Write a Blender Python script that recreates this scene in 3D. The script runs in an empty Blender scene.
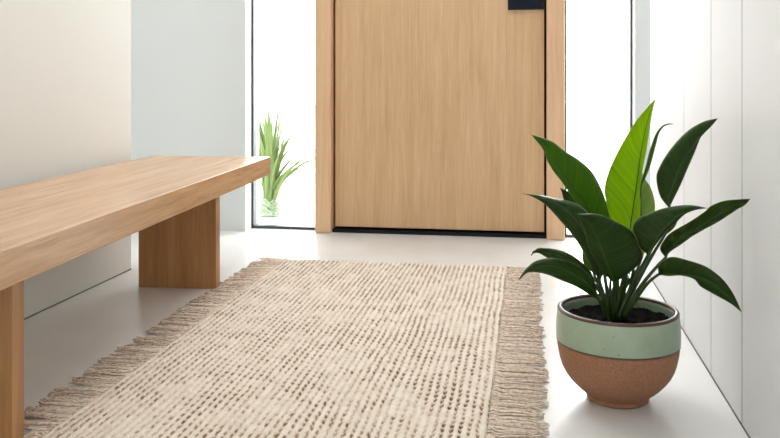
import bpy, bmesh, math, random
import numpy as np
from mathutils import Vector, Matrix

random.seed(4)
rng = np.random.RandomState(7)
S = bpy.context.scene
COL = S.collection

# ------------------------------------------------------------------ camera model
F = 850.0; H = 0.80; HOR = 82.0; VPX = 530.0
TH = math.atan((VPX - 390.0) / F)
CC, SS = math.cos(TH), math.sin(TH)
def at(u, v, t):
    """world point seen at photo pixel (u, v) at distance t along the view axis"""
    a = (u - 390.0) / F
    return Vector((t * (a * CC - SS), t * (CC + a * SS), H - (v - HOR) * t / F))
def on_plane(u, v, z=0.0):
    return at(u, v, (H - z) * F / (v - HOR))

cam_d = bpy.data.cameras.new('camera')
cam = bpy.data.objects.new('camera', cam_d); COL.objects.link(cam)
cam.location = (0, 0, H); cam.rotation_euler = (math.pi / 2, 0, TH)
cam_d.sensor_width = 36; cam_d.lens = F / 780 * 36
cam_d.shift_y = -(219 - HOR) / 780
cam_d.clip_start = 0.02; cam_d.clip_end = 200
S.camera = cam

# ------------------------------------------------------------------ materials
def rgb(r, g, b):
    f = lambda c: ((c / 255 + .055) / 1.055) ** 2.4 if c > 10 else c / 255 / 12.92
    return (f(r), f(g), f(b), 1)
def mat(name, col=(.8, .8, .8, 1), rough=.5, **kw):
    m = bpy.data.materials.new(name); m.use_nodes = True
    b = m.node_tree.nodes['Principled BSDF']
    b.inputs['Base Color'].default_value = col
    b.inputs['Roughness'].default_value = rough
    for k, v in kw.items():
        b.inputs[k.replace('_', ' ')].default_value = v
    return m
def nd(m, typ, **kw):
    n = m.node_tree.nodes.new(typ)
    for k, v in kw.items(): setattr(n, k, v)
    return n
def lk(m, a, b): m.node_tree.links.new(a, b)
def bsdf(m): return m.node_tree.nodes['Principled BSDF']
def ramp(m, stops):
    r = nd(m, 'ShaderNodeValToRGB'); e = r.color_ramp.elements
    while len(e) < len(stops): e.new(.5)
    for x, (p, c) in zip(e, stops): x.position = p; x.color = c
    return r
def coords(m, scale, out='Object'):
    tc = nd(m, 'ShaderNodeTexCoord'); mp = nd(m, 'ShaderNodeMapping')
    mp.inputs['Scale'].default_value = scale
    lk(m, tc.outputs[out], mp.inputs['Vector']); return mp.outputs['Vector']
def noise(m, vec, scale=5, detail=4, rough=.55, dist=0):
    n = nd(m, 'ShaderNodeTexNoise')
    n.inputs['Scale'].default_value = scale; n.inputs['Detail'].default_value = detail
    n.inputs['Roughness'].default_value = rough; n.inputs['Distortion'].default_value = dist
    lk(m, vec, n.inputs['Vector']); return n.outputs['Fac']
def bump(m, h, strength=.2, dist=.002):
    b = nd(m, 'ShaderNodeBump'); b.inputs['Strength'].default_value = strength
    b.inputs['Distance'].default_value = dist
    lk(m, h, b.inputs['Height']); lk(m, b.outputs['Normal'], bsdf(m).inputs['Normal'])

def paint(name, c, var=.03, rough=.55):
    m = mat(name, c, rough)
    v = coords(m, (1, 1, 1)); f = noise(m, v, 1.3, 3)
    r = ramp(m, [(.3, tuple(x * (1 - var) for x in c[:3]) + (1,)), (.7, c)])
    lk(m, f, r.inputs[0]); lk(m, r.outputs[0], bsdf(m).inputs['Base Color'])
    bump(m, noise(m, v, 220, 3), .05, .001)
    return m
def wood(name, dark, mid, light, axis, rough=.38, fine=1.0):
    """axis: index of the grain direction"""
    m = mat(name, mid, rough)
    sc = [26 * fine] * 3; sc[axis] = 1.1
    v = coords(m, tuple(sc))
    f1 = noise(m, v, 1.6, 6, .62, .6)
    sc2 = [130 * fine] * 3; sc2[axis] = 3.5
    f2 = noise(m, coords(m, tuple(sc2)), 2.0, 3, .6)
    sc3 = [5.5] * 3; sc3[axis] = .5
    f3 = noise(m, coords(m, tuple(sc3)), 1.2, 2, .5, 1.2)
    ma = nd(m, 'ShaderNodeMath', operation='MULTIPLY'); ma.inputs[1].default_value = .45; lk(m, f1, ma.inputs[0])
    mb = nd(m, 'ShaderNodeMath', operation='MULTIPLY_ADD'); mb.inputs[1].default_value = .33; lk(m, f2, mb.inputs[0]); lk(m, ma.outputs[0], mb.inputs[2])
    mc = nd(m, 'ShaderNodeMath', operation='MULTIPLY_ADD'); mc.inputs[1].default_value = .24; lk(m, f3, mc.inputs[0]); lk(m, mb.outputs[0], mc.inputs[2])
    r = ramp(m, [(.36, dark), (.5, mid), (.64, light)])
    lk(m, mc.outputs[0], r.inputs[0]); lk(m, r.outputs[0], bsdf(m).inputs['Base Color'])
    bump(m, f2, .12, .0006)
    return m

M = {}
M['wall'] = paint('warm_white_plaster', rgb(204, 202, 194))
M['wall_grey'] = paint('cool_grey_plaster', rgb(212, 215, 214))
M['wall_white'] = paint('white_painted_boards', rgb(214, 215, 216), .015, .42)
M['groove'] = mat('board_groove', rgb(112, 112, 112), .7)
M['ceiling'] = paint('white_ceiling', rgb(238, 238, 236))
M['door'] = wood('oak_door', rgb(190, 152, 110), rgb(204, 167, 126), rgb(215, 181, 142), 2, .42)
M['jamb'] = wood('oak_frame', rgb(206, 166, 126), rgb(216, 178, 140), rgb(224, 188, 152), 2, .42)
M['bench'] = wood('oak_bench', rgb(158, 117, 79), rgb(183, 143, 104), rgb(203, 166, 127), 1, .27)
M['bench_leg'] = wood('oak_bench_leg', rgb(152, 106, 62), rgb(172, 124, 78), rgb(190, 143, 96), 2, .4)
M['black'] = mat('black_metal', rgb(20, 19, 20), .5, Specular_IOR_Level=.2)
M['navy'] = mat('navy_black_metal', rgb(20, 24, 38), .6, Specular_IOR_Level=.2)
M['frame'] = mat('dark_grey_aluminium', rgb(70, 72, 74), .4, Metallic=.4)

m = mat('polished_floor', rgb(190, 188, 182), .22); M['floor'] = m
v = coords(m, (1, 1, 1)); f = noise(m, v, 2.2, 5, .6)
r = ramp(m, [(.3, rgb(212, 211, 208)), (.7, rgb(221, 221, 218))]); lk(m, f, r.inputs[0]); lk(m, r.outputs[0], bsdf(m).inputs['Base Color'])
bsdf(m).inputs['Specular IOR Level'].default_value = .38; r2 = ramp(m, [(.3, (.2, .2, .2, 1)), (.7, (.26, .26, .26, 1))]); lk(m, noise(m, v, 9, 4), r2.inputs[0]); lk(m, r2.outputs[0], bsdf(m).inputs['Roughness'])

def schlick(nt, f0):
    lw = nt.nodes.new('ShaderNodeLayerWeight'); lw.inputs[0].default_value = .5
    pw = nt.nodes.new('ShaderNodeMath'); pw.operation = 'POWER'; pw.inputs[1].default_value = 5; nt.links.new(lw.outputs['Facing'], pw.inputs[0])
    ma = nt.nodes.new('ShaderNodeMath'); ma.operation = 'MULTIPLY_ADD'; ma.inputs[1].default_value = 1 - f0; ma.inputs[2].default_value = f0; nt.links.new(pw.outputs[0], ma.inputs[0])
    return ma
# thin window pane: transparent with a fresnel mirror
m = bpy.data.materials.new('clear_glass'); m.use_nodes = True; M['glass'] = m
nt = m.node_tree; nt.nodes.clear()
o_ = nt.nodes.new('ShaderNodeOutputMaterial'); tr = nt.nodes.new('ShaderNodeBsdfTransparent'); gl = nt.nodes.new('ShaderNodeBsdfGlossy')
tr.inputs[0].default_value = (.97, .985, .98, 1); gl.inputs['Roughness'].default_value = .0
fr = schlick(nt, .04)
mx = nt.nodes.new('ShaderNodeMixShader'); nt.links.new(fr.outputs[0], mx.inputs[0]); nt.links.new(tr.outputs[0], mx.inputs[1]); nt.links.new(gl.outputs[0], mx.inputs[2]); nt.links.new(mx.outputs[0], o_.inputs[0])

# rug colour: cream jute and brown weft, with valley shade painted in too
m = mat('jute_weave', rgb(214, 194, 168), .95); M['rug'] = m
at_ = nd(m, 'ShaderNodeAttribute', attribute_name='yarn_shade')
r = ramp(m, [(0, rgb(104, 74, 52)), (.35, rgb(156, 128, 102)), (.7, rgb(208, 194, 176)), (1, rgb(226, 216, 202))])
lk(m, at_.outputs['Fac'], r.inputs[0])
fv = noise(m, coords(m, (1, 1, 1)), 260, 3, .7)
mixc = nd(m, 'ShaderNodeMixRGB', blend_type='MULTIPLY'); mixc.inputs[0].default_value = 1
rr = ramp(m, [(.25, (.78, .75, .72, 1)), (.7, (1.0, 1.0, 1.0, 1))]); lk(m, fv, rr.inputs[0])
lk(m, r.outputs[0], mixc.inputs[1]); lk(m, rr.outputs[0], mixc.inputs[2]); lk(m, mixc.outputs[0], bsdf(m).inputs['Base Color'])
bump(m, fv, .5, .002)
m = mat('jute_fringe', rgb(200, 178, 156), .95); M['fringe'] = m
v = coords(m, (1, 1, 1)); fv = noise(m, v, 90, 4, .7)
r = ramp(m, [(.3, rgb(172, 146, 124)), (.5, rgb(218, 201, 183)), (.72, rgb(242, 231, 218))]); lk(m, fv, r.inputs[0]); lk(m, r.outputs[0], bsdf(m).inputs['Base Color'])
bump(m, noise(m, v, 400, 2), .6, .002)

# pot
m = mat('celadon_glaze', rgb(150, 176, 152), .3); M['glaze'] = m
v = coords(m, (1, 1, 1)); f1 = noise(m, v, 9, 5, .6)
r = ramp(m, [(.3, rgb(140, 158, 134)), (.7, rgb(164, 180, 156))]); lk(m, f1, r.inputs[0])
vo = nd(m, 'ShaderNodeTexVoronoi'); vo.inputs['Scale'].default_value = 42; lk(m, v, vo.inputs['Vector'])
rs = ramp(m, [(.05, (1, 1, 1, 1)), (.10, (0, 0, 0, 1))]); lk(m, vo.outputs['Distance'], rs.inputs[0])
mx = nd(m, 'ShaderNodeMixRGB'); mx.inputs[2].default_value = rgb(88, 92, 74)
lk(m, rs.outputs[0], mx.inputs[0]); lk(m, r.outputs[0], mx.inputs[1]); lk(m, mx.outputs[0], bsdf(m).inputs['Base Color'])
bump(m, f1, .15, .004)
m = mat('terracotta', rgb(168, 116, 84), .75); M['clay'] = m
v = coords(m, (1, 1, 1)); f1 = noise(m, v, 320, 3, .8); 
r = ramp(m, [(.3, rgb(124, 82, 58)), (.5, rgb(152, 106, 78)), (.72, rgb(176, 130, 100))]); lk(m, f1, r.inputs[0]); lk(m, r.outputs[0], bsdf(m).inputs['Base Color'])
bump(m, f1, .25, .001)
M['rim'] = mat('brown_glaze_rim', rgb(88, 60, 48), .35)
m = mat('potting_soil', rgb(12, 8, 7), 1.0); m.node_tree.nodes['Principled BSDF'].inputs['Specular IOR Level'].default_value = .1; M['soil'] = m
bump(m, noise(m, coords(m, (1, 1, 1)), 140, 4), 1, .01)

def leafmat(name, dark, light, trans, tw=.45, rough=.3, sat=1):
    m = mat(name, dark, rough); b = bsdf(m)
    b.inputs['Specular IOR Level'].default_value = .22
    uv = nd(m, 'ShaderNodeTexCoord')
    sep = nd(m, 'ShaderNodeSeparateXYZ'); lk(m, uv.outputs['UV'], sep.inputs[0])
    # lateral veins sweep forward from the midrib: f = y*k - |x-.5|*s
    ab = nd(m, 'ShaderNodeMath', operation='SUBTRACT'); ab.inputs[1].default_value = .5; lk(m, sep.outputs[0], ab.inputs[0])
    a2 = nd(m, 'ShaderNodeMath', operation='ABSOLUTE'); lk(m, ab.outputs[0], a2.inputs[0])
    a3 = nd(m, 'ShaderNodeMath', operation='MULTIPLY'); a3.inputs[1].default_value = -.35; lk(m, a2.outputs[0], a3.inputs[0])
    a4 = nd(m, 'ShaderNodeMath', operation='ADD'); lk(m, a3.outputs[0], a4.inputs[0]); lk(m, sep.outputs[1], a4.inputs[1])
    cmb = nd(m, 'ShaderNodeCombineXYZ'); lk(m, a4.outputs[0], cmb.inputs[0])
    nz = nd(m, 'ShaderNodeTexNoise'); nz.inputs['Scale'].default_value = 34; nz.inputs['Detail'].default_value = 2
    lk(m, cmb.outputs[0], nz.inputs['Vector'])
    r = ramp(m, [(.3, dark), (.75, light)]); lk(m, nz.outputs['Fac'], r.inputs[0])
    mg = ramp(m, [(.482, (0, 0, 0, 1)), (.498, (1, 1, 1, 1))]); lk(m, a2.outputs[0], mg.inputs[0])   # pale leaf margin
    mm = nd(m, 'ShaderNodeMixRGB'); mm.inputs[2].default_value = rgb(150, 172, 104)
    lk(m, mg.outputs[0], mm.inputs[0]); lk(m, r.outputs[0], mm.inputs[1]); lk(m, mm.outputs[0], b.inputs['Base Color'])
    bump(m, nz.outputs['Fac'], .6, .005)
    tl = nd(m, 'ShaderNodeBsdfTranslucent')
    r2 = ramp(m, [(.3, tuple(c * .7 for c in trans[:3]) + (1,)), (.7, trans)]); lk(m, nz.outputs['Fac'], r2.inputs[0]); lk(m, r2.outputs[0], tl.inputs[0])
    mx = nd(m, 'ShaderNodeMixShader'); mx.inputs[0].default_value = tw
    out = [n for n in m.node_tree.nodes if n.type == 'OUTPUT_MATERIAL'][0]
    lk(m, b.outputs[0], mx.inputs[1]); lk(m, tl.outputs[0], mx.inputs[2]); lk(m, mx.outputs[0], out.inputs[0])
    return m
M['leaf'] = leafmat('glossy_dark_leaf', rgb(27, 49, 5), rgb(43, 69, 10), rgb(100, 150, 8), .2, .36)
M['leaf_mid'] = leafmat('mid_green_leaf', rgb(40, 76, 14), rgb(60, 98, 22), rgb(142, 182, 20), .52, .36)
M['leaf_young'] = leafmat('young_bright_leaf', rgb(80, 122, 18), rgb(116, 156, 30), rgb(196, 226, 30), .68, .3)
M['leaf_pale'] = leafmat('pale_green_leaf', rgb(120, 150, 84), rgb(140, 168, 100), rgb(186, 206, 120), .5, .4)
M['stem'] = mat('leaf_stalk', rgb(40, 64, 20), .45)
M['rib'] = mat('leaf_midrib', rgb(52, 82, 24), .45)
m = leafmat('grass_blade', rgb(100, 124, 70), rgb(142, 160, 112), rgb(112, 134, 84), .5, .6); M['grass'] = m
m = bpy.data.materials.new('vase_glass'); m.use_nodes = True; M['vase'] = m
nt = m.node_tree; nt.nodes.clear()
o_ = nt.nodes.new('ShaderNodeOutputMaterial'); tr = nt.nodes.new('ShaderNodeBsdfTransparent'); gl = nt.nodes.new('ShaderNodeBsdfGlossy')
tr.inputs[0].default_value = (.93, .96, .95, 1); gl.inputs['Roughness'].default_value = .05
fr = schlick(nt, .02)
mx = nt.nodes.new('ShaderNodeMixShader'); nt.links.new(fr.outputs[0], mx.inputs[0]); nt.links.new(tr.outputs[0], mx.inputs[1]); nt.links.new(gl.outputs[0], mx.inputs[2]); nt.links.new(mx.outputs[0], o_.inputs[0])
M['root'] = mat('pale_roots', rgb(168, 180, 142), .7)
M['terrace'] = paint('white_terrace', rgb(240, 240, 238), .02)

# ------------------------------------------------------------------ mesh helpers
def link(name, me, m, parent=None, kind=None):
    o = bpy.data.objects.new(name, me); COL.objects.link(o)
    if m is not None:
        for x in (m if isinstance(m, (list, tuple)) else [m]): me.materials.append(x)
    if parent is not None: o.parent = parent
    if kind: o['kind'] = kind
    return o
def from_bm(name, bm, m, parent=None, kind=None, smooth=False):
    bmesh.ops.recalc_face_normals(bm, faces=bm.faces)
    me = bpy.data.meshes.new(name); bm.to_mesh(me); bm.free()
    if smooth:
        for p in me.polygons: p.use_smooth = True
    return link(name, me, m, parent, kind)
def box_bm(bm, x0, x1, y0, y1, z0, z1):
    vs = [bm.verts.new((x, y, z)) for z in (z0, z1) for x, y in ((x0, y0), (x1, y0), (x1, y1), (x0, y1))]
    for f in ((0, 3, 2, 1), (4, 5, 6, 7), (0, 1, 5, 4), (1, 2, 6, 5), (2, 3, 7, 6), (3, 0, 4, 7)):
        bm.faces.new([vs[i] for i in f])
def box(name, b, m, parent=None, kind=None, bevel=0):
    bm = bmesh.new(); box_bm(bm, *b)
    o = from_bm(name, bm, m, parent, kind)
    if bevel:
        md = o.modifiers.new('bevel', 'BEVEL'); md.width = bevel; md.segments = 3
        for p in o.data.polygons: p.use_smooth = True
        md.harden_normals = True
    return o
def thing(name, loc, label, cat, rz=0, group=None):
    o = bpy.data.objects.new(name, None); COL.objects.link(o)
    o.location = loc; o.rotation_euler = (0, 0, rz); o.empty_display_size = .1
    o['label'] = label; o['category'] = cat
    if group: o['group'] = group
    return o
def lathe(name, prof, m, parent=None, n=96, closed=False):
    bm = bmesh.new(); rings = []
    for r_, z in prof:
        if r_ < 1e-6: rings.append([bm.verts.new((0, 0, z))])
        else: rings.append([bm.verts.new((r_ * math.cos(2 * math.pi * i / n), r_ * math.sin(2 * math.pi * i / n), z)) for i in range(n)])
    if closed: rings.append(rings[0])
    for a, b in zip(rings, rings[1:]):
        for i in range(n):
            j = (i + 1) % n
            q = [a[i % len(a)], a[j % len(a)], b[j % len(b)], b[i % len(b)]]
            q2 = []
            for x in q:
                if x not in q2: q2.append(x)
            if len(q2) > 2: bm.faces.new(q2)
    return from_bm(name, bm, m, parent, smooth=True)
def tube_into(V, Fc, pts, rads, n=6):
    base = len(V); k = len(pts)
    for i, p in enumerate(pts):
        d = (pts[min(i + 1, k - 1)] - pts[max(i - 1, 0)])
        if d.length < 1e-9: d = Vector((0, 0, 1))
        d.normalize()
        up = Vector((0, 0, 1)) if abs(d.z) < .9 else Vector((1, 0, 0))
        s = d.cross(up).normalized(); w = s.cross(d)
        for j in range(n):
            a = 2 * math.pi * j / n
            V.append(p + (s * math.cos(a) + w * math.sin(a)) * rads[i])
    for i in range(k - 1):
        for j in range(n):
            j2 = (j + 1) % n
            Fc.append((base + i * n + j, base + i * n + j2, base + (i + 1) * n + j2, base + (i + 1) * n + j))
    Fc.append(tuple(base + j for j in reversed(range(n)))); Fc.append(tuple(base + (k - 1) * n + j for j in range(n)))
def mesh_obj(name, V, Fc, m, parent=None, kind=None, smooth=True):
    me = bpy.data.meshes.new(name); me.from_pydata([tuple(v) for v in V], [], Fc); me.update()
    if smooth: me.polygons.foreach_set('use_smooth', [True] * len(me.polygons))
    return link(name, me, m, parent, kind)
def catmull(P, n):
    """resample a list of Vectors/arrays to n+1 points"""
    P = [np.array(p, float) for p in P]; k = len(P) - 1; out = []
    for i in range(n + 1):
        s = i / n * k; a = min(int(s), k - 1); f = s - a
        p0 = P[a - 1] if a > 0 else 2 * P[a] - P[a + 1]
        p3 = P[a + 2] if a + 2 <= k else 2 * P[a + 1] - P[a]
        p1, p2 = P[a], P[a + 1]
        out.append(.5 * (2 * p1 + (p2 - p0) * f + (2 * p0 - 5 * p1 + 4 * p2 - p3) * f * f + (3 * p1 - p0 - 3 * p2 + p3) * f ** 3))
    return out

# ------------------------------------------------------------------ room shell
XL, XR = -1.68, 0.487           # faces of the two long walls
YLE, YRE = 3.40, 3.612           # where they end and the entrance bay widens
XBL, XBR = -2.75, 1.25          # sides of the entrance bay
YB = 4.37; YG = 4.49; YO = 4.60 # face of the end wall, glass, outer face
ZC = 2.62; Y0 = -2.2
WL = (-1.505, -1.1257); WR = (0.174, 0.515)

box('floor', (XBL - .15, XBR + .15, Y0, YO, -.12, 0), M['floor'], kind='structure')
bm = bmesh.new()                  # ceiling with an unseen opening, added to let in more daylight
SX0, SX1, SY0, SY1 = -1.15, .20, 2.6, 4.32
box_bm(bm, XBL - .15, XBR + .15, Y0, SY0, ZC, ZC + .15); box_bm(bm, XBL - .15, XBR + .15, SY1, YO, ZC, ZC + .15)
box_bm(bm, XBL - .15, SX0, SY0, SY1, ZC, ZC + .15); box_bm(bm, SX1, XBR + .15, SY0, SY1, ZC, ZC + .15)
from_bm('ceiling', bm, M['ceiling'], kind='structure')
box('wall_left', (XL - .14, XL, Y0, YLE, 0, ZC), M['wall'], kind='structure')
box('wall_left_bay', (XBL - .15, XBL, YLE - 1.2, YO, 0, ZC), M['wall_grey'], kind='structure')
box('wall_right_bay', (XBR, XBR + .15, YRE - 1.2, YO, 0, ZC), M['wall_white'], kind='structure')
bm = bmesh.new(); box_bm(bm, XBL, WL[0], YB, YO, 0, ZC); from_bm('wall_back_left', bm, M['wall_grey'], kind='structure')
bm = bmesh.new(); box_bm(bm, WR[1], XBR, YB, YO, 0, ZC); from_bm('wall_back_right', bm, M['wall_grey'], kind='structure')
box('wall_back_top', (WL[0], WR[1], YB, YO, 2.42, ZC), M['wall_grey'], kind='structure')

# right wall: painted boards with narrow shadow gaps
gr = []
for u in (684, 711, 742):
    a = (u - 390) / F; t = XR / (a * CC - SS); gr.append(t * (CC + a * SS))
y = gr[-1]
while y > Y0 + .4: y -= .33; gr.append(y)
prof = [(XR, YRE)]
for y in gr: prof += [(XR, y + .0022), (XR + .006, y + .0014), (XR + .006, y - .0014), (XR, y - .0022)]
prof += [(XR, Y0), (XR + .14, Y0), (XR + .14, YRE)]
bm = bmesh.new()
lo = [bm.verts.new((x, y, 0)) for x, y in prof]; hi = [bm.verts.new((x, y, ZC)) for x, y in prof]
k = len(prof)
for i in range(k):
    j = (i + 1) % k; f = bm.faces.new((lo[i], lo[j], hi[j], hi[i]))
    if prof[i][0] > XR + .004 and prof[i][0] < XR + .01 or prof[j][0] > XR + .004 and prof[j][0] < XR + .01: f.material_index = 1
bm.faces.new(hi); bm.faces.new(lo[::-1])
from_bm('wall_right', bm, [M['wall_white'], M['groove']], kind='structure')

M['gap'] = mat('painted_shade_line', rgb(96, 92, 86), .8)  # flat dark colour imitating shade along the wall foot
box('shade_strip_right', (XR - .002, XR, Y0, YRE, 0, .004), M['gap'], kind='structure')  # thin dark strip added as the shade line between wall and floor
box('shade_strip_left', (XL, XL + .002, Y0, YLE, 0, .004), M['gap'], kind='structure')  # same painted shade line on the left, not a skirting
# windows (sidelights)
for i, (a, b) in enumerate((WL, WR)):
    w = box('window_%d' % (i + 1), (a + .012, b - .012, YG, YG + .008, .014, 2.41), M['glass'], kind='structure')
    fr_ = .012
    bm = bmesh.new()
    box_bm(bm, a, a + fr_, YG - .02, YG + .04, 0, 2.42); box_bm(bm, b - fr_, b, YG - .02, YG + .04, 0, 2.42)
    box_bm(bm, a + fr_, b - fr_, YG - .02, YG + .04, 0, .014); box_bm(bm, a + fr_, b - fr_, YG - .02, YG + .04, 2.408, 2.42)
    from_bm('window_frame', bm, M['frame'], w)
# door posts, pivoting door and threshold
for i, (a, b) in enumerate(((-1.1257, -1.0380), (.0830, .174))):
    box('trim_%d' % (i + 1), (a, b, 4.375, YO, 0, 2.42), M['jamb'], kind='structure', bevel=.008)
box('trim_3', (-1.038, .083, 4.50, YO, 0, 2.42), M['black'], kind='structure')   # dark rebate behind the door
box('trim_4', (-1.038, .083, 4.412, 4.499, 0, .018), M['black'], kind='structure')  # threshold
d = box('door_1', (-1.026, .072, 4.43, 4.495, .030, 2.405), M['door'], kind='structure', bevel=.002)
hp = box('door_handle', (-.112, .070, 4.412, 4.431, 1.172, 1.62), M['navy'], d, bevel=.002); hp['label'] = 'navy black pull plate'

# outside
tg = box('ground', (-14, 14, YO, 30, -.15, -.02), M['terrace'], kind='structure')

# ------------------------------------------------------------------ bench
ZT = .475
fa, fb = on_plane(270.5, 156.7, ZT), on_plane(0, 251, ZT)
dirv = (fa - fb).normalized(); rz = math.atan2(-dirv.x, dirv.y)
bw, bl, th = .535, 2.36, .078
B = thing('bench', (0, 0, 0), 'long low oak bench with slab legs along the left wall beside the rug', 'bench', rz)
B.location = (fa.x, fa.y, 0)      # local origin: far front corner; x to the rug, y along
box('seat', (-bw, 0, -bl, 0, ZT - th, ZT), M['bench'], B, bevel=.003)
def leg_y(u, lx):
    # local y of the bench where its line x = lx is met by the sight line through pixel column u
    q = (u - 390) / F; dx_, dy_ = q * CC - SS, CC + q * SS
    c_, s_ = math.cos(rz), math.sin(rz)
    # B + R(lx, y) = k*(dx_, dy_)
    ax_, ay_ = fa.x + c_ * lx, fa.y + s_ * lx
    # (ax_ - s_*y) * dy_ = (ay_ + c_*y) * dx_
    return (ax_ * dy_ - ay_ * dx_) / (s_ * dy_ + c_ * dx_)
LEGS = [leg_y(216, -.105), leg_y(12, -.105)]
for yy in LEGS:
    box('leg', (-bw + .118, -.105, yy, yy + .05, 0, ZT - th), M['bench_leg'], B, bevel=.002)

# ------------------------------------------------------------------ rug
RX0, RX1, RY0, RY1 = -1.075, -.092, 1.30, 3.675
p_, q_ = .0200, .030
dx, dy = .0026, .0030
nx = int((RX1 - RX0) / dx) + 1; ny = int((RY1 - RY0) / dy) + 1
xs = np.linspace(0, RX1 - RX0, nx); ys = np.linspace(0, RY1 - RY0, ny)
X, Y = np.meshgrid(xs, ys)
def smooth_noise(nxg, nyg, amp):
    g = rng.rand(nyg + 2, nxg + 2)
    gx = X / X.max() * nxg; gy = Y / Y.max() * nyg
    ix = np.minimum(gx.astype(int), nxg); iy = np.minimum(gy.astype(int), nyg)
    fx = gx - ix; fy = gy - iy; fx = fx * fx * (3 - 2 * fx); fy = fy * fy * (3 - 2 * fy)
    return amp * ((g[iy, ix] * (1 - fx) + g[iy, ix + 1] * fx) * (1 - fy) + (g[iy + 1, ix] * (1 - fx) + g[iy + 1, ix + 1] * fx) * fy - .5)
wob = smooth_noise(8, 9, .008) + smooth_noise(40, 90, .0030)
woby = smooth_noise(12, 12, .03) + smooth_noise(50, 60, .005)
cx = (X + wob) / p_; ci = np.floor(cx).astype(int); fx = cx - ci - .5
cy = (Y + woby) / q_ + rng.rand(400)[ci % 400] + fx * .3; cj = np.floor(cy).astype(int); fy = cy - cj - .5
rnd = rng.rand(400, 400)
R1 = rnd[ci % 400, cj % 400]; R2 = rnd[(ci + 131) % 400, (cj + 57) % 400]
ax = np.abs(fx) / .5; ay = np.abs(fy) / .5
rib = np.sqrt(np.clip(1 - ax ** 2 * .92, 0, 1)); ay3 = np.abs(((Y + woby) / .0105 + R2[0, 0] + ci * .37 + fx * .6) % 1 - .5) / .5; st = np.sqrt(np.clip(1 - ay3 ** 2 * .85, 0, 1))
hgt = .0065 + .0060 * rib * (.55 + .45 * st) * (.82 + .36 * R1) + smooth_noise(20, 40, .002)
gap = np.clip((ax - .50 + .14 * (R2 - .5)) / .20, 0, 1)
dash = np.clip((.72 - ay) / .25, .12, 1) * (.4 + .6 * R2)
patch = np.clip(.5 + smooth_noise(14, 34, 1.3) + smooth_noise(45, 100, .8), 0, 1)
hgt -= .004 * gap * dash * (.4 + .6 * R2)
yarn_shade = .93 - gap * dash * (.24 + .95 * patch) - gap * .06 - .14 * (R1 - .5) - .20 * (1 - st) + .10 * smooth_noise(160, 300, 1) + .12 * smooth_noise(60, 120, 1)  # gaps and stitch creases go darker: brown weft plus painted shade
yarn_shade = np.clip(yarn_shade, 0, 1)
edge = np.minimum(np.minimum(X, X.max() - X), np.minimum(Y, Y.max() - Y))
hgt *= np.clip(edge / .006, 0.25, 1)
Xw = X + RX0; Yw = Y + RY0 + np.where(Y > Y.max() - 1e-6, (rnd[ci % 400, 3] - .5) * .006, 0)
V = np.stack([Xw.ravel(), Yw.ravel(), np.maximum(hgt, .001).ravel()], 1)
idx = np.arange(nx * ny).reshape(ny, nx)
Q = np.stack([idx[:-1, :-1].ravel(), idx[:-1, 1:].ravel(), idx[1:, 1:].ravel(), idx[1:, :-1].ravel()], 1)
RUG = thing('rug', (0, 0, 0), 'flat woven natural jute rug with fringed sides in front of the door', 'rug')
me = bpy.data.meshes.new('woven_field')
me.vertices.add(len(V)); me.vertices.foreach_set('co', V.ravel().astype(np.float32))
me.loops.add(Q.size); me.loops.foreach_set('vertex_index', Q.ravel().astype(np.int32))
me.polygons.add(len(Q)); me.polygons.foreach_set('loop_start', np.arange(0, Q.size, 4, dtype=np.int32))
me.update(calc_edges=True)
me.polygons.foreach_set('use_smooth', [True] * len(Q))
at2 = me.attributes.new('yarn_shade', 'FLOAT', 'POINT'); at2.data.foreach_set('value', yarn_shade.ravel().astype(np.float32))
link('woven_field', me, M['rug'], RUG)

def fringe(x_edge, sgn):
    V, Fc = [], []
    y = RY0; 
    while y < RY1:
        w = random.uniform(.022, .05); yc = y + w / 2 + random.uniform(-.006, .006)
        n = int(w / .0034); lean = random.uniform(-.02, .02); L0 = .132 + random.uniform(-.008, .008)
        pinch = random.choice((random.uniform(.35, .6), random.uniform(.7, 1.0), random.uniform(.8, 1.0)))
        ph = random.uniform(0, 6.3)
        for s in range(n):
            ys_ = y + w * (s + .5) / n; L = L0 + random.uniform(-.012, .008)
            ph2 = ph + random.uniform(-.6, .6); amp = random.uniform(.0012, .0035); layer = random.choice((0, 1))
            pts = []; rads = []
            if sgn < 0:       # threads stop short of the bench leg that stands on their line
                for l_ in LEGS:
                    lx_ = fa.x + math.cos(rz) * -.105 - math.sin(rz) * (l_ + .025); ly_ = fa.y + math.sin(rz) * -.105 + math.cos(rz) * (l_ + .025)
                    if abs(ys_ - ly_) < .055: L = min(L, x_edge - lx_ - .004)
            for i in range(13):
                f = i / 12
                yy = ys_ * (1 - f * (1 - pinch)) + yc * f * (1 - pinch) + lean * f * f + amp * math.sin(f * 15 + ph2) * (.3 + f)
                z = .0035 + .0035 * layer + .004 * math.sin(f * math.pi) * (1 - abs(2 * (s + .5) / n - 1)) + .0012 * math.sin(f * 21 + ph2)
                if f < .12: z += .003
                pts.append(Vector((x_edge + sgn * (f * L - .004), min(yy, RY1 + .012), max(z, .0024)))); rads.append(.0023 * (1 - .35 * f))
            tube_into(V, Fc, pts, rads, 5)
        y += w
    o = mesh_obj('fringe', V, Fc, M['fringe'], RUG, kind='stuff')
    return o
fringe(RX0, -1); fringe(RX1, 1)

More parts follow.
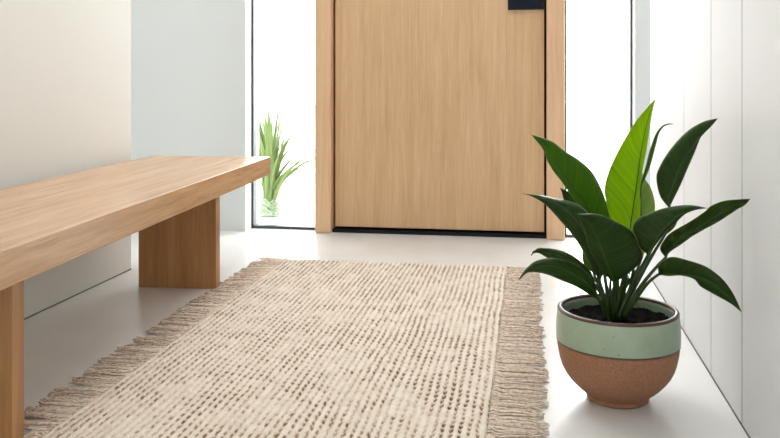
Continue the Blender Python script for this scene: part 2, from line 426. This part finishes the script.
# ------------------------------------------------------------------ potted plant
a = (617.5 - 390) / F; TP = 2.15
PX, PY = TP * (a * CC - SS), TP * (CC + a * SS)
POT = thing('potted_plant', (PX, PY, 0), 'broad-leaved green plant in a round green glazed and terracotta pot by the right wall', 'plant')
zb = .148
outer = [(0, .004), (.068, .004), (.072, 0), (.0762, .003), (.0768, .008), (.0758, .011), (.078, .014), (.086, .021), (.097, .030), (.109, .041), (.120, .053), (.130, .067), (.138, .083), (.1435, .100), (.1475, .120), (.1497, .135), (.1505, .1465)]
lathe('pot', outer + [(.146, .1465), (.140, .125), (.118, .09), (.075, .04), (0, .03)], M['clay'], POT)
pot = [c for c in POT.children if c.name.startswith('pot')][0]
lathe('glazed_band', [(.1495, zb - .003), (.1515, zb), (.1522, .158), (.1527, .172), (.1524, .188), (.1512, .204), (.1495, .218), (.148, .2245), (.1385, .2245), (.139, .212), (.141, .19), (.139, .16), (.137, zb - .003)], M['glaze'], pot, closed=True)
lathe('rim', [(.1488, .2225), (.1496, .225), (.1488, .2275), (.1465, .2292), (.143, .2297), (.1397, .2288), (.1376, .2265), (.1373, .223)], M['rim'], pot, closed=True)
lathe('glaze_line', [(.1505, zb - .0035), (.1518, zb - .0025), (.1521, zb), (.1516, zb + .001), (.148, zb)], M['rim'], pot, closed=True)
bm = bmesh.new(); bmesh.ops.create_grid(bm, x_segments=60, y_segments=60, size=.1385)
for vtx in list(bm.verts):
    if vtx.co.xy.length > .1385: bm.verts.remove(vtx)
for vtx in bm.verts: vtx.co.z = .200 + .004 * math.sin(vtx.co.x * 91 + 1) * math.sin(vtx.co.y * 77) + random.uniform(-.002, .002)
from_bm('soil', bm, M['soil'], POT, smooth=True)
P0 = Vector((PX, PY, 0))

def leaf(stations, ts, stem, mname='leaf', fold=(.0, .0), curl=0.0, ripple=.0012, stem_r=.0048, bulge=.007):
    """stations: (left, middle, right) outline points along the blade from base to tip; ts: distance of the midrib
    at each; fold: how far the left/right edges come nearer (-) or recede (+) relative to the midrib"""
    n = 44; h = 7
    pts = []
    k = len(stations)
    rows = []
    for (L, Mi, R_), t in zip(stations, ts):
        wL = math.hypot(L[0] - Mi[0], L[1] - Mi[1]) / 30; wR = math.hypot(R_[0] - Mi[0], R_[1] - Mi[1]) / 30
        rows.append((at(*L, t + fold[0] * min(1.6, wL)) - P0, at(*Mi, t) - P0, at(*R_, t + fold[1] * min(1.6, wR)) - P0))
    cl = catmull([r_[0] for r_ in rows], n); cm = catmull([r_[1] for r_ in rows], n); cr = catmull([r_[2] for r_ in rows], n)
    V, Fc, UV = [], [], []
    view = Vector((-SS, CC, 0))
    for i in range(n + 1):
        a_, b_, c_ = Vector(cl[i]), Vector(cm[i]), Vector(cr[i])
        for j in range(-h, h + 1):
            f = abs(j) / h; e = a_ if j < 0 else c_
            p = b_.lerp(e, f)
            w_ = (e - b_).length
            p += view * (-bulge * math.sin(f * math.pi) * min(1, w_ / .03)) + view * ripple * math.sin(i * 1.3 - f * 5) * math.sin(f * math.pi) * min(1, w_ / .02)
            V.append(p); UV.append((.5 + .5 * j / h, i / n))
    W = 2 * h + 1
    for i in range(n):
        for j in range(W - 1):
            Fc.append((i * W + j, i * W + j + 1, (i + 1) * W + j + 1, (i + 1) * W + j))
    me = bpy.data.meshes.new('leaf'); me.from_pydata([tuple(v) for v in V], [], Fc); me.update()
    uvl = me.uv_layers.new(name='UVMap')
    for lp in me.loops: uvl.data[lp.index].uv = UV[lp.vertex_index]
    for p in me.polygons: p.use_smooth = True
    o = link('leaf', me, M[mname], POT)
    md = o.modifiers.new('thick', 'SOLIDIFY'); md.thickness = .0007; md.offset = 0
    # midrib
    V, Fc = [], []
    mp = [Vector(x) - view * .0002 for x in cm[:n - 1]]
    tube_into(V, Fc, mp, [.0019 * (1 - i / n) ** .8 + .0003 for i in range(len(mp))], 8)
    mesh_obj('midrib', V, Fc, M['rib'], o)
    # stalk
    if stem:
        sp = [Vector(at(*s)) - P0 for s in stem] + [Vector(cm[0]), Vector(cm[2])]
        sp = [Vector(x) for x in catmull(sp, 18)]
        V, Fc = [], []
        tube_into(V, Fc, sp, [stem_r * (1.15 - .6 * i / 18) for i in range(19)], 10)
        mesh_obj('stalk', V, Fc, M['stem'], o)
    return o

# tall upper-left leaf
leaf([((594, 274),) * 3,
      ((583, 262), (596, 262), (606, 262)), ((583, 244), (597, 245), (612, 240)), ((581, 226), (594, 226), (611, 222)),
      ((578, 208), (588, 208), (606, 202)), ((571, 196), (580, 196), (601, 188)), ((562, 182), (569, 182), (592, 172)),
      ((554, 172), (560, 169), (579, 160)), ((547, 160), (550, 155), (564, 150.5)), ((543, 149), (542, 143), (551, 141)), ((531.5, 134.8),) * 3],
     [2.15, 2.16, 2.18, 2.20, 2.22, 2.23, 2.24, 2.25, 2.26, 2.26, 2.26], [(609, 318, 2.14), (602, 296, 2.14)], 'leaf_mid', (.03, .05))
# tall upright leaf, back lit
leaf([((627, 262), (627, 262), (627, 262)), ((616, 240), (628, 243), (634, 240)), ((608, 210), (632, 214), (640, 212)),
      ((604.5, 190), (635.5, 192), (640, 190)), ((608.5, 172), (638, 174), (642, 173)), ((615, 157), (640, 157), (645, 157)), ((623.5, 141), (643, 140), (648, 140)),
      ((634.5, 123), (647, 122), (650.5, 122)), ((646, 109), (651, 108.5), (653, 108.5)), ((655.5, 98.5),) * 3],
     [2.16, 2.17, 2.18, 2.19, 2.20, 2.21, 2.215, 2.22, 2.22, 2.22], [(616, 316, 2.15), (621, 288, 2.15)], 'leaf_young', (-.03, .03))
# pale leaf behind it
leaf([((640, 262),) * 3, ((632, 240), (641, 242), (650, 240)), ((630, 220), (641, 222), (654.5, 214)), ((630, 205), (641, 205), (654.5, 201)), ((632, 192), (641, 190), (650.5, 187.5)), ((636, 182), (641, 180), (645, 179)), ((641.5, 171),) * 3],
     [2.24, 2.26, 2.28, 2.29, 2.30, 2.30, 2.30], [(620, 313, 2.19), (630, 288, 2.2)], 'leaf_pale', (.02, .02))
# thin furled leaf with a curled tip
leaf([((641, 186),) * 3, ((643, 176), (643.5, 177), (645.5, 178)), ((646, 165), (647.5, 166), (650, 166.5)), ((649, 153), (651, 153.5), (653.5, 154)), ((652.5, 142), (654.3, 142.5), (656.3, 143)),
      ((656.5, 132.5), (657.7, 133), (659, 133.5)), ((662.5, 125.6), (663, 126.2), (663.5, 126.9)), ((669, 123.4), (669, 124), (669, 124.6)), ((674.5, 124.2),) * 3],
     [2.26, 2.26, 2.26, 2.26, 2.26, 2.26, 2.26, 2.26, 2.26], [(618, 316, 2.18), (632, 262, 2.23), (639, 205, 2.25)], 'leaf_mid', (0, 0), stem_r=.0026, bulge=.001)
# upper right leaf
leaf([((669, 208),) * 3, ((660, 196), (668.6, 198), (674.6, 197)), ((656.3, 178), (673.5, 184), (681.4, 183)), ((659.5, 167), (678, 171), (688, 167.5)),
      ((667, 154), (685.5, 156), (695, 151.5)), ((678, 140), (693.5, 144.5), (700, 138.5)), ((690, 129), (701.5, 134), (704.5, 133)), ((704, 121.5), (709, 125), (711.5, 126)), ((717.8, 118.4),) * 3],
     [2.14, 2.15, 2.16, 2.17, 2.18, 2.19, 2.20, 2.20, 2.20], [(621, 313, 2.14), (645, 262, 2.14), (662, 225, 2.14)], 'leaf', (.03, .0))
# mid right leaf, broad side to us
leaf([((648, 255),) * 3, ((640, 247), (651, 249), (653.5, 248)), ((634.5, 237), (656, 240), (660, 239)), ((632.5, 226), (661, 232), (665, 232.5)), ((639, 217.5), (668, 225), (671, 227)),
      ((650, 213), (675, 218), (677.5, 221)), ((663, 208.5), (683, 213), (685, 214.3)), ((679, 205.6), (692, 209.3), (693, 210.7)), ((693, 205.4), (699, 207.6), (700, 209)), ((707.5, 208.2),) * 3],
     [2.08, 2.07, 2.06, 2.06, 2.06, 2.06, 2.06, 2.06, 2.06, 2.06], [(618, 318, 2.12), (632, 286, 2.11)], 'leaf', (.03, .02))
# long leaf whose tip reaches the boards
leaf([((665.5, 257.5),) * 3, ((660, 249), (668, 252), (671, 251)), ((664, 240), (676, 243), (681, 244.5)), ((671, 232.5), (687, 235), (692, 236.5)), ((690.7, 221), (700, 227), (705, 229)),
      ((704, 212), (712, 218.5), (717, 222.5)), ((711, 205.8), (724, 212), (728, 215.5)), ((724, 200.8), (735, 206), (738, 209)), ((738, 199.4), (744, 202), (745, 205)), ((750.4, 198.8),) * 3],
     [2.09, 2.07, 2.05, 2.03, 2.00, 1.97, 1.945, 1.92, 1.895, 1.875], [(620, 320, 2.13), (636, 293, 2.12), (652, 272, 2.1)], 'leaf', (.02, .015), ripple=.004)
# drooping lower right leaf
leaf([((658.5, 274.5),) * 3, ((659, 264.5), (667, 274), (668, 276)), ((671, 256.8), (680, 274.5), (681, 275.5)), ((689, 260.5), (692, 275.8), (694, 279)), ((705, 266), (702, 278.5), (700, 286)),
      ((717, 274), (712, 283), (711, 292.5)), ((726, 283), (721, 290), (721, 298)), ((734.5, 296), (732, 300), (731.5, 304)), ((741.5, 312),) * 3],
     [2.06, 2.04, 2.02, 2.00, 1.98, 1.965, 1.955, 1.95, 1.94], [(624, 318, 2.12), (634, 302, 2.1), (647, 284, 2.08)], 'leaf', (.0, .02))
# small pale leaf peeping out
leaf([((664, 236),) * 3, ((665, 228), (669, 230), (673, 229)), ((668, 221), (673, 223), (677, 222)), ((676.5, 218),) * 3], [2.2, 2.2, 2.2, 2.2], [(622, 312, 2.18), (645, 268, 2.19)], 'leaf_mid')
# long left leaf
leaf([((600, 282),) * 3, ((592, 268), (599, 266), (606, 262)), ((583.5, 252), (592, 248), (602, 240)), ((574, 237), (584, 232), (596, 224)), ((561, 221.5), (573, 217), (586, 211)), ((548, 207), (561, 206), (574, 202.8)),
      ((538, 199.5), (547, 199.5), (558, 199.2)), ((529, 195.3), (534, 195.3), (543, 195.4)), ((521.4, 193.6),) * 3],
     [2.12, 2.11, 2.11, 2.11, 2.12, 2.13, 2.14, 2.15, 2.15], [(610, 320, 2.13), (606, 302, 2.12)], 'leaf', (.03, .03))
# dark leaf behind
leaf([((600, 250),) * 3, ((586, 232), (594, 232), (602, 226)), ((574, 216), (582, 214), (590, 208)), ((565, 203), (571, 200), (577, 199.5)), ((562, 193), (565, 193), (569, 192)), ((560, 187.8),) * 3],
     [2.2, 2.22, 2.24, 2.25, 2.26, 2.27], [(612, 314, 2.17), (606, 284, 2.18)], 'leaf', (.02, .02))
# lower left leaf, further back
leaf([((597, 288),) * 3, ((583, 280), (588, 275), (591, 272)), ((570, 272), (577, 264), (582, 262.5)), ((556, 264), (562, 257), (569, 253.5)), ((545, 256.5), (549, 252.5), (556, 249.3)), ((537.5, 252.8), (540, 250.5), (545, 248)), ((531.5, 254.5), (533.5, 251), (537, 248.5)), ((531.3, 256),) * 3],
     [2.2, 2.21, 2.22, 2.23, 2.24, 2.24, 2.24, 2.24], [(611, 315, 2.17), (605, 301, 2.18)], 'leaf', (.02, .02))
# lower left leaf, nearer
leaf([((599, 300),) * 3, ((590, 295), (594, 292), (595.5, 287)), ((578, 287.5), (584, 281), (589.5, 275.5)), ((563, 281), (570, 272.5), (576, 264.5)), ((547, 274.5), (554, 266), (560, 259.2)), ((534, 272), (540, 266), (547, 258.3)),
      ((526.5, 273.2), (530, 269.5), (534, 261.8)), ((520.5, 278.5), (521.8, 276), (524, 271.2)), ((518.3, 280.2),) * 3],
     [2.1, 2.09, 2.07, 2.06, 2.05, 2.05, 2.05, 2.05, 2.05], [(609, 322, 2.12), (604, 310, 2.11)], 'leaf', (.02, .02))
# broad front leaf
leaf([((614, 283),) * 3, ((604, 273), (611, 273.5), (629, 273)), ((594.5, 259), (605, 259), (642.5, 259)), ((588, 245), (600, 245), (639.5, 246)), ((585, 232.5), (595, 233), (632.5, 231.5)),
      ((581, 222), (588, 222), (614, 220.5)), ((577.5, 216), (581, 217), (597, 214)), ((576.8, 214),) * 3],
     [2.08, 2.05, 2.02, 2.0, 1.99, 1.985, 1.98, 1.98], [(613, 322, 2.12), (613, 300, 2.1)], 'leaf', (.0, .05), bulge=.007)
# small spear leaf low in the middle
leaf([((622, 296),) * 3, ((622, 288), (625, 287), (628, 286)), ((629, 279), (631, 280), (633, 279)), ((636, 268.5),) * 3], [2.14, 2.13, 2.13, 2.12], [(616, 318, 2.15), (619, 306, 2.15)], 'leaf', bulge=.002)

# upright sheaths that fill the crown of the plant
for (u0, v0, u1, v1, r_, mm_) in ((605, 318, 597, 268, .0045, 'stem'), (608, 320, 606, 270, .005, 'rib'), (611, 321, 611, 276, .0055, 'stem'), (617, 322, 619, 268, .0062, 'rib'),
                                  (614, 316, 616, 262, .005, 'stem'), (621, 320, 627, 264, .0055, 'rib'), (624, 318, 637, 256, .005, 'stem'), (619, 314, 632, 254, .0045, 'rib')):
    a0_, a1_ = at(u0, v0, 2.15) - P0, at(u1, v1, 2.17) - P0
    V, Fc = [], []
    tube_into(V, Fc, [a0_.lerp(a1_, i / 8) + Vector((.002 * math.sin(i * .8), 0, 0)) for i in range(9)], [r_ * (1.1 - .6 * i / 8) for i in range(9)], 8)
    mesh_obj('sheath', V, Fc, M[mm_], POT)

# ------------------------------------------------------------------ grass outside in a glass vase
gx = on_plane(270, 216, -.02)
G = thing('potted_grass', (gx.x, gx.y, -.02), 'tuft of pale green long-bladed grass in a clear vase outside the left sidelight', 'plant')
vr = .085
lathe('vase', [(0, 0), (vr * .86, 0), (vr * .9, .004), (vr, .11), (vr * 1.02, .125), (vr * .97, .125), (vr * .93, .1), (vr * .84, .012), (0, .01)], M['vase'], G, 48)
V, Fc = [], []
for i in range(60):
    a0 = random.uniform(0, 6.28); pts = []
    rr_ = random.uniform(.2, .85) * vr; z0 = random.uniform(.015, .1)
    for j in range(8): pts.append(Vector((rr_ * math.cos(a0 + j * .35), rr_ * math.sin(a0 + j * .35), min(.135, max(.012, z0 + .018 * math.sin(j * 1.3 + i))))))
    tube_into(V, Fc, pts, [.003] * 8, 5)
mesh_obj('roots', V, Fc, M['root'], G, kind='stuff')
def blade(i):
    a0 = random.uniform(0, 6.28); L = random.uniform(.40, .78); out = random.uniform(.04, .26)
    if i % 4 == 0: a0 = random.uniform(-.5, .4); out = random.uniform(.28, .44); L = random.uniform(.4, .56)
    w = random.uniform(.007, .012)
    V, Fc = [], []; UV = []
    s = Vector((-math.sin(a0), math.cos(a0), 0)); n = 12
    if random.random() < .5: s = Vector((CC, SS, 0))
    b0 = Vector((random.uniform(-.035, .035), random.uniform(-.035, .035), .03))
    for j in range(n + 1):
        f = j / n
        c = b0 + Vector((math.cos(a0), math.sin(a0), 0)) * out * (f ** 1.8) + Vector((0, 0, L * (f - .11 * f ** 3 * (out / .15))))
        ww = w * (1 - f ** 3) * (.6 + .8 * min(f * 3, 1)) * .7 + .0007
        V += [c - s * ww, c + Vector((0, 0, -.0012)), c + s * ww]
        UV += [(0, f), (.5, f), (1, f)]
    for j in range(n):
        for q in range(2): Fc.append((j * 3 + q, j * 3 + q + 1, j * 3 + q + 4, j * 3 + q + 3))
    o = mesh_obj('grass_blade', V, Fc, M['grass'], G)
    md = o.modifiers.new('thick', 'SOLIDIFY'); md.thickness = .0008
for i in range(76): blade(i)

# ------------------------------------------------------------------ light: bright overcast daylight
w = bpy.data.worlds.new('world'); S.world = w; w.use_nodes = True
nt = w.node_tree; bg = nt.nodes['Background']
tc = nt.nodes.new('ShaderNodeTexCoord'); sp = nt.nodes.new('ShaderNodeVectorMath'); sp.operation = 'DOT_PRODUCT'; nt.links.new(tc.outputs['Generated'], sp.inputs[0]); sp.inputs[1].default_value = (0, .92, -.33)
mr = nt.nodes.new('ShaderNodeMapRange'); mr.inputs[1].default_value = -.9; mr.inputs[2].default_value = .75
mr.inputs[3].default_value = 1.4; mr.inputs[4].default_value = 10.5
nt.links.new(sp.outputs['Value'], mr.inputs[0]); nt.links.new(mr.outputs[0], bg.inputs['Strength'])
bg.inputs['Color'].default_value = (.965, .983, 1, 1)

S.view_settings.view_transform = 'Standard'; S.view_settings.look = 'None'
S.view_settings.exposure = 0.34; S.view_settings.gamma = 1; S.view_settings.use_curve_mapping = False
S.cycles.use_denoising = True
S.cycles.max_bounces = 10; S.cycles.diffuse_bounces = 6; S.cycles.transparent_max_bounces = 16
S.cycles.sample_clamp_indirect = 8
